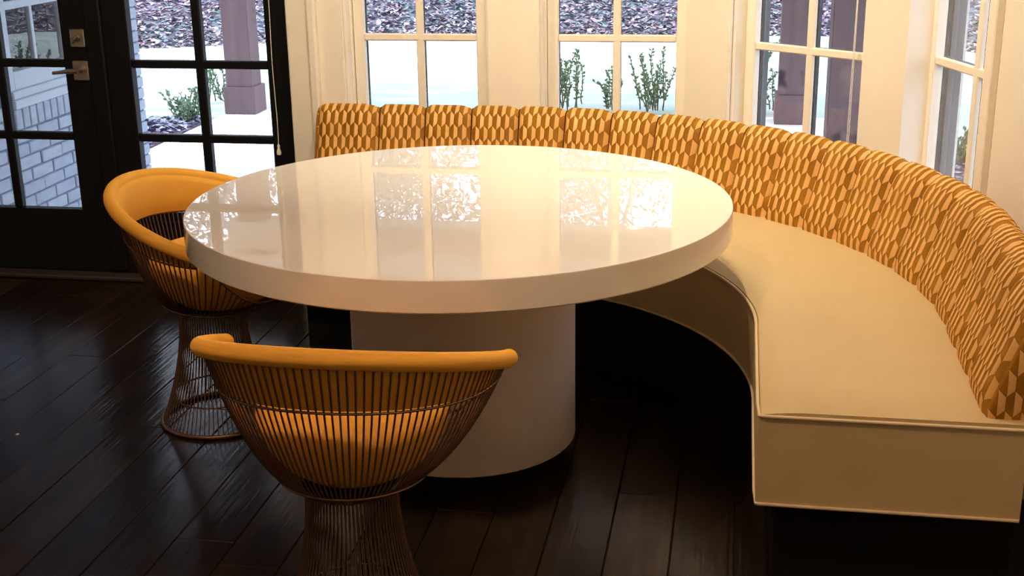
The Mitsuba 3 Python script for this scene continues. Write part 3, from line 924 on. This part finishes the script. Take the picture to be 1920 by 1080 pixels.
while y < WY1 + 0.0:
    add(num('wall_wing__sill_brick'), cham(BW_X - 0.03, BW_X + 0.022, y, y + 0.0573, WZ0 - 0.108, WZ0 - 0.01, 0.004), ('m_brick_a', 'm_brick_b')[wr.integers(2)])
    y += 0.067
# the window in the wing
wk = 'window_5'
add(f'{wk}__sill', cat(cham(BW_X - 0.05, BW_X + 0.03, WY0 - 0.02, WY1 + 0.02, WZ0 - 0.008, WZ0 + 0.035, 0.004), cham(BW_X - 0.05, BW_X + 0.012, WY0, WY1, WZ0 + 0.035, WZ0 + 0.075, 0.004)), 'm_ext_white')
fy0, fy1, fz0, fz1 = WY0 + 0.005, WY1 - 0.005, WZ0 + 0.075, WZ1
add(f'{wk}__frame', cat(cham(BW_X - 0.06, BW_X - 0.005, fy0, fy0 + 0.045, fz0, fz1), cham(BW_X - 0.06, BW_X - 0.005, fy1 - 0.045, fy1, fz0, fz1), cham(BW_X - 0.06, BW_X - 0.006, fy0 + 0.045, fy1 - 0.045, fz0, fz0 + 0.09), cham(BW_X - 0.06, BW_X - 0.006, fy0 + 0.045, fy1 - 0.045, fz1 - 0.06, fz1)), 'm_ext_white')
ym = (fy0 + fy1) / 2 - 0.12
add(f'{wk}__muntin', cham(BW_X - 0.045, BW_X - 0.02, ym - 0.013, ym + 0.013, fz0 + 0.09, fz1 - 0.06), 'm_ext_white')
add(f'{wk}__muntin_001', cham(BW_X - 0.045, BW_X - 0.02, ym + 0.27, ym + 0.296, fz0 + 0.09, fz1 - 0.06), 'm_ext_white')
add(f'{wk}__rail', cham(BW_X - 0.0455, BW_X - 0.0195, fy0 + 0.045, fy1 - 0.045, 0.99, 1.03), 'm_ext_white')
for i, (a, b, c, d_) in enumerate(((fy0 + 0.045, ym, fz0 + 0.09, 1.0), (ym, ym + 0.283, fz0 + 0.09, 1.0), (ym + 0.283, fy1 - 0.045, fz0 + 0.09, 1.0), (fy0 + 0.045, ym, 1.01, fz1 - 0.06), (ym, ym + 0.283, 1.01, fz1 - 0.06), (ym + 0.283, fy1 - 0.045, 1.01, fz1 - 0.06))):
    v = np.array([[BW_X - 0.034, a, c], [BW_X - 0.034, b, c], [BW_X - 0.034, b, d_], [BW_X - 0.034, a, d_]])
    add(f'{wk}__pane' + (f'_{i:03d}' if i else ''), (v, np.array([[0, 1, 2], [0, 2, 3]])), 'm_glass')
add(f'{wk}__dark_backing', box(BW_X - 0.30, BW_X - 0.26, WY0 - 0.1, WY1 + 0.1, 0.3, 1.9), 'm_dim')  # flat panel, the dimness of the room put into its colour
lab(f'{wk}__dark_backing', 'dark panel standing in for the dim room behind the far window')
lab(wk, 'white framed window in the brick wing seen through the left door', None, None, 'structure')

# ------------------------------------------------------------------ outside: bank, beds, shrubs, trees
nx, ny = 120, 60
gx, gy = np.meshgrid(np.linspace(-22, 22, nx), np.linspace(0, 1, ny), indexing='ij')
toe = np.where(gx < -2.9, 14.35 + (gx + 2.9) * 0.46, np.where(gx > 1.2, 14.35 - (gx - 1.2) * 1.35, 14.35)) + 0.25 * meshkit.noise(np.stack([gx * 0.7, gx * 0, gx * 0], -1), 2)
toe = np.maximum(toe, 11.6)
yy = toe + gy * 13.0
zz = GZ - 0.06 + 2.3 * gy ** 0.92 + 0.10 * (meshkit.fbm(np.stack([gx * 1.3, yy * 1.3, 0 * gx], -1), 3, 5) - 0.5) * np.minimum(1, gy * 12)
bank_v = np.stack([gx, yy, zz], -1).reshape(-1, 3)
add('leaf_bank', (bank_v, grid_faces(nx, ny, flip=True)), 'm_bank', smooth=True)
lab('leaf_bank', 'purple brown bank of fallen leaves rising behind the lawn', 'leaf bank', None, 'stuff')


def litter(px, py, pz, size, colors, seed, tilt=0.6):
    """Small curled leaves or chips, two triangles each, coloured per vertex."""
    r = np.random.default_rng(seed)
    n = len(px)
    a, s = r.uniform(0, 2 * np.pi, n), size * r.uniform(0.5, 1.3, n)
    t = r.uniform(-tilt, tilt, (n, 2))
    ux = np.stack([np.cos(a), np.sin(a), t[:, 0]], 1) * s[:, None]
    vx = np.stack([-np.sin(a), np.cos(a), t[:, 1]], 1) * (s * r.uniform(0.35, 0.8, n))[:, None]
    c = np.stack([px, py, pz], 1)
    v = np.stack([c - ux, c - vx, c + ux, c + vx], 1).reshape(-1, 3)
    f = (np.array([[0, 1, 2], [0, 2, 3]])[None] + 4 * np.arange(n)[:, None, None]).reshape(-1, 3)
    col = np.repeat(np.asarray(colors)[r.integers(len(colors), size=n)] * r.uniform(0.7, 1.25, (n, 1)), 4, axis=0)
    return (v, f), np.clip(col, 0, 1)


lr = np.random.default_rng(3)
N = 48000
qx, qg = lr.uniform(-9, 6, N), lr.uniform(0, 1, N) ** 1.6 * 0.5
ix = (qx + 22) / 44 * (nx - 1)
iy = qg * (ny - 1)
from scipy.ndimage import map_coordinates
pz = map_coordinates(zz, [ix, iy], order=1)
py = map_coordinates(yy, [ix, iy], order=1)
ms, cols = litter(qx, py, pz + 0.02, 0.038, [(0.42, 0.29, 0.33), (0.33, 0.23, 0.28), (0.20, 0.23, 0.24), (0.52, 0.46, 0.47), (0.08, 0.06, 0.085), (0.12, 0.09, 0.13), (0.32, 0.26, 0.26), (0.18, 0.24, 0.22), (0.60, 0.55, 0.55)], 5)
add('fallen_leaves', ms, 'm_litter', color=cols)
lab('fallen_leaves', 'loose layer of fallen leaves scattered over the bank', 'fallen leaves', None, 'stuff')


def bed(name, poly, label, seed, n=2600):
    r = np.random.default_rng(seed)
    P = Polygon(poly)
    m = trimesh.creation.extrude_polygon(P, 0.05, engine='earcut')
    m.apply_translation([0, 0, GZ - 0.045])
    add(f'{name}__soil', m, 'm_bank')
    x0, y0, x1, y1 = P.bounds
    import shapely
    pts = np.stack([r.uniform(x0, x1, n), r.uniform(y0, y1, n)], 1)
    pts = pts[shapely.contains_xy(P, pts[:, 0], pts[:, 1])]
    ms, cols = litter(pts[:, 0], pts[:, 1], GZ + 0.012 + r.uniform(0, 0.03, len(pts)), 0.032, [(0.22, 0.22, 0.30), (0.11, 0.11, 0.17), (0.36, 0.36, 0.44), (0.06, 0.06, 0.10), (0.5, 0.5, 0.56)], seed)
    add(f'{name}__chips', ms, 'm_litter', color=cols)
    lab(name, label, 'mulch', None, 'stuff')


bed('mulch_bed', [(-5.6, 7.2), (-3.86, 7.2), (-3.86, 8.9), (-4.3, 8.78), (-5.6, 8.5)], 'bed of dark bark mulch beside the porch seen through the right door', 31)
bed('mulch_bed_001', [(0.70, 9.36), (1.31, 7.06), (2.62, 5.42), (3.0, 5.9), (1.80, 7.35), (1.28, 8.05), (0.95, 9.3)], 'bed of dark bark mulch seen at the bottom of the rightmost window', 32, 4200)


def shrub(x, y, h, w, nst, seed, mat, label, group='low shrubs by the porch', leaf=0.03):
    r = np.random.default_rng(seed)
    k = num('shrub')
    stems, lv, lf = [], [], []
    for i in range(nst):
        a = r.uniform(0, 2 * np.pi)
        top = np.array([math.cos(a), math.sin(a), 0]) * w * r.uniform(0.1, 1)
        hh = h * r.uniform(0.5, 1) * (1 if i else 1.0 / 0.9)
        if i == 0:
            top *= 0.15
        off0 = r.normal(0, 0.35 * w, 3) * np.array([1, 1, 0])
        pts = [off0 + (top * t ** 1.3) + np.array([0, 0, hh * t]) for t in np.linspace(0, 1, 6)]
        pts = [p + r.normal(0, 0.006, 3) * (j > 0) for j, p in enumerate(pts)]
        stems.append(tube(pts, np.linspace(0.005, 0.002, 6), 4))
        for t in np.linspace(0.18, 1, max(6, int(hh / 0.024))):
            p = np.array([np.interp(t, np.linspace(0, 1, 6), [q[c] for q in pts]) for c in range(3)])
            for _ in range(3):
                d = r.normal(0, 1, 3)
                d[2] = abs(d[2]) * 0.7 + 0.5
                d /= np.linalg.norm(d)
                sd = np.cross(d, r.normal(0, 1, 3))
                sd /= np.linalg.norm(sd)
                L = leaf * r.uniform(0.7, 1.3)
                b = len(lv)
                lv += [p, p + d * L * 0.5 + sd * L * 0.3, p + d * L, p + d * L * 0.5 - sd * L * 0.3]
                lf += [(b, b + 1, b + 2), (b, b + 2, b + 3)]
    to = T().translate([x, y, GZ])
    add(f'{k}__stems', cat(stems), 'm_stem', smooth=True, to=to)
    add(f'{k}__foliage', (np.array(lv), np.array(lf)), mat, to=to)
    lab(k, label, 'shrub', group)


shrub(-1.30, 9.62, 0.50, 0.18, 14, 41, 'm_leaf', 'leafy green shrub at the left edge of the second window')
shrub(-0.98, 9.66, 0.30, 0.14, 6, 42, 'm_leaf', 'small sparse shrub low in the left half of the second window')
shrub(-0.62, 9.62, 0.46, 0.14, 14, 43, 'm_leaf', 'upright shrub beside the middle bar of the second window')
shrub(-0.03, 9.62, 0.68, 0.24, 20, 44, 'm_leaf', 'tallest shrub with a pointed tip in the right half of the second window')
shrub(0.22, 9.66, 0.30, 0.12, 5, 45, 'm_leaf_pale', 'low sprig at the right edge of the second window')
shrub(-3.99, 8.80, 0.24, 0.13, 26, 46, 'm_leaf_pale', 'bushy pale green shrub beside the porch behind the right door')
shrub(-4.12, 9.75, 0.30, 0.13, 10, 47, 'm_leaf_pale', 'small pale shrub behind the door muntin near the timber post')
shrub(-3.35, 9.75, 0.45, 0.12, 4, 48, 'm_leaf_pale', 'thin twig plant to the right of the timber post', leaf=0.012)
shrub(1.33, 7.88, 0.20, 0.16, 22, 49, 'm_leaf', 'spreading green shrub in the left half of the rightmost window', leaf=0.03)
shrub(1.62, 7.42, 0.20, 0.16, 22, 50, 'm_leaf', 'green shrub in the right half of the rightmost window', leaf=0.03)


def tree(x, y, z, h, seed, label, ever=False):
    r = np.random.default_rng(seed)
    k = num('tree')
    tubes, tips = [], []

    def grow(p, d, L, rad, depth):
        n = 5
        pts = [p]
        for _ in range(n):
            d = d + r.normal(0, 0.13, 3)
            d[2] += 0.05
            d /= np.linalg.norm(d)
            p = p + d * L / n
            pts.append(p)
        tubes.append(tube(pts, np.linspace(rad, rad * 0.6, n + 1), 5 if depth < 2 else 3, cap=False))
        if depth >= 5:
            tips.append(p)
            return
        for q in range(3 if depth else 5):
            i = r.integers(2, n + 1)
            a = r.normal(0, 1, 3)
            a -= d * (a @ d)
            a /= np.linalg.norm(a)
            nd = d * 0.55 + a * r.uniform(0.5, 0.95)
            grow(pts[i], nd / np.linalg.norm(nd), L * r.uniform(0.55, 0.78), rad * 0.46, depth + 1)

    grow(np.zeros(3), np.array([0, 0, 1.0]), h * 0.40, 0.012 * h, 0)
    to = T().translate([x, y, z])
    add(f'{k}__branches', cat(tubes), 'm_bark', smooth=True, to=to)
    if ever:
        t_ = np.array(tips)
        n = 9000
        c = t_[r.integers(len(t_), size=n)] + r.normal(0, 0.28, (n, 3))
        d = r.normal(0, 1, (n, 3))
        d /= np.linalg.norm(d, axis=1, keepdims=True)
        s = np.cross(d, r.normal(0, 1, (n, 3)))
        s /= np.linalg.norm(s, axis=1, keepdims=True)
        v = np.stack([c, c + d * 0.08 + s * 0.028, c + d * 0.16, c + d * 0.08 - s * 0.028], 1).reshape(-1, 3)
        f = (np.array([[0, 1, 2], [0, 2, 3]])[None] + 4 * np.arange(n)[:, None, None]).reshape(-1, 3)
        add(f'{k}__foliage', (v, f), 'm_needle', to=to)
    lab(k, label, 'tree', 'trees on the bank reflected in the table')


tr = np.random.default_rng(77)
for i, (x, y, ever) in enumerate([(-7.5, 21, 1), (-6.2, 17.6, 0), (-4.0, 22, 1), (-3.4, 17.4, 0), (-1.4, 22, 1), (-0.9, 17.4, 0), (1.3, 20, 0), (2.9, 17, 1)]):
    tree(x, y, float(np.interp(y, [14.3, 27], [GZ, 2.1])) - 0.15, tr.uniform(7, 10), 60 + i, ('evergreen tree' if ever else 'bare branched tree') + ' on the bank behind the lawn', bool(ever))

crumb = hull(np.array([(0, 0, 0), (0.011, 0.002, 0), (0.009, 0.006, 0.003), (0.001, 0.005, 0.002), (0.005, 0.002, 0.004), (0.006, 0.007, 0)]))
add('paper_scrap', crumb, 'm_cord', to=T().translate([-2.1, 3.208, 0.0003]))
lab('paper_scrap', 'tiny white scrap of paper on the dark floor at the far left', 'paper scrap')
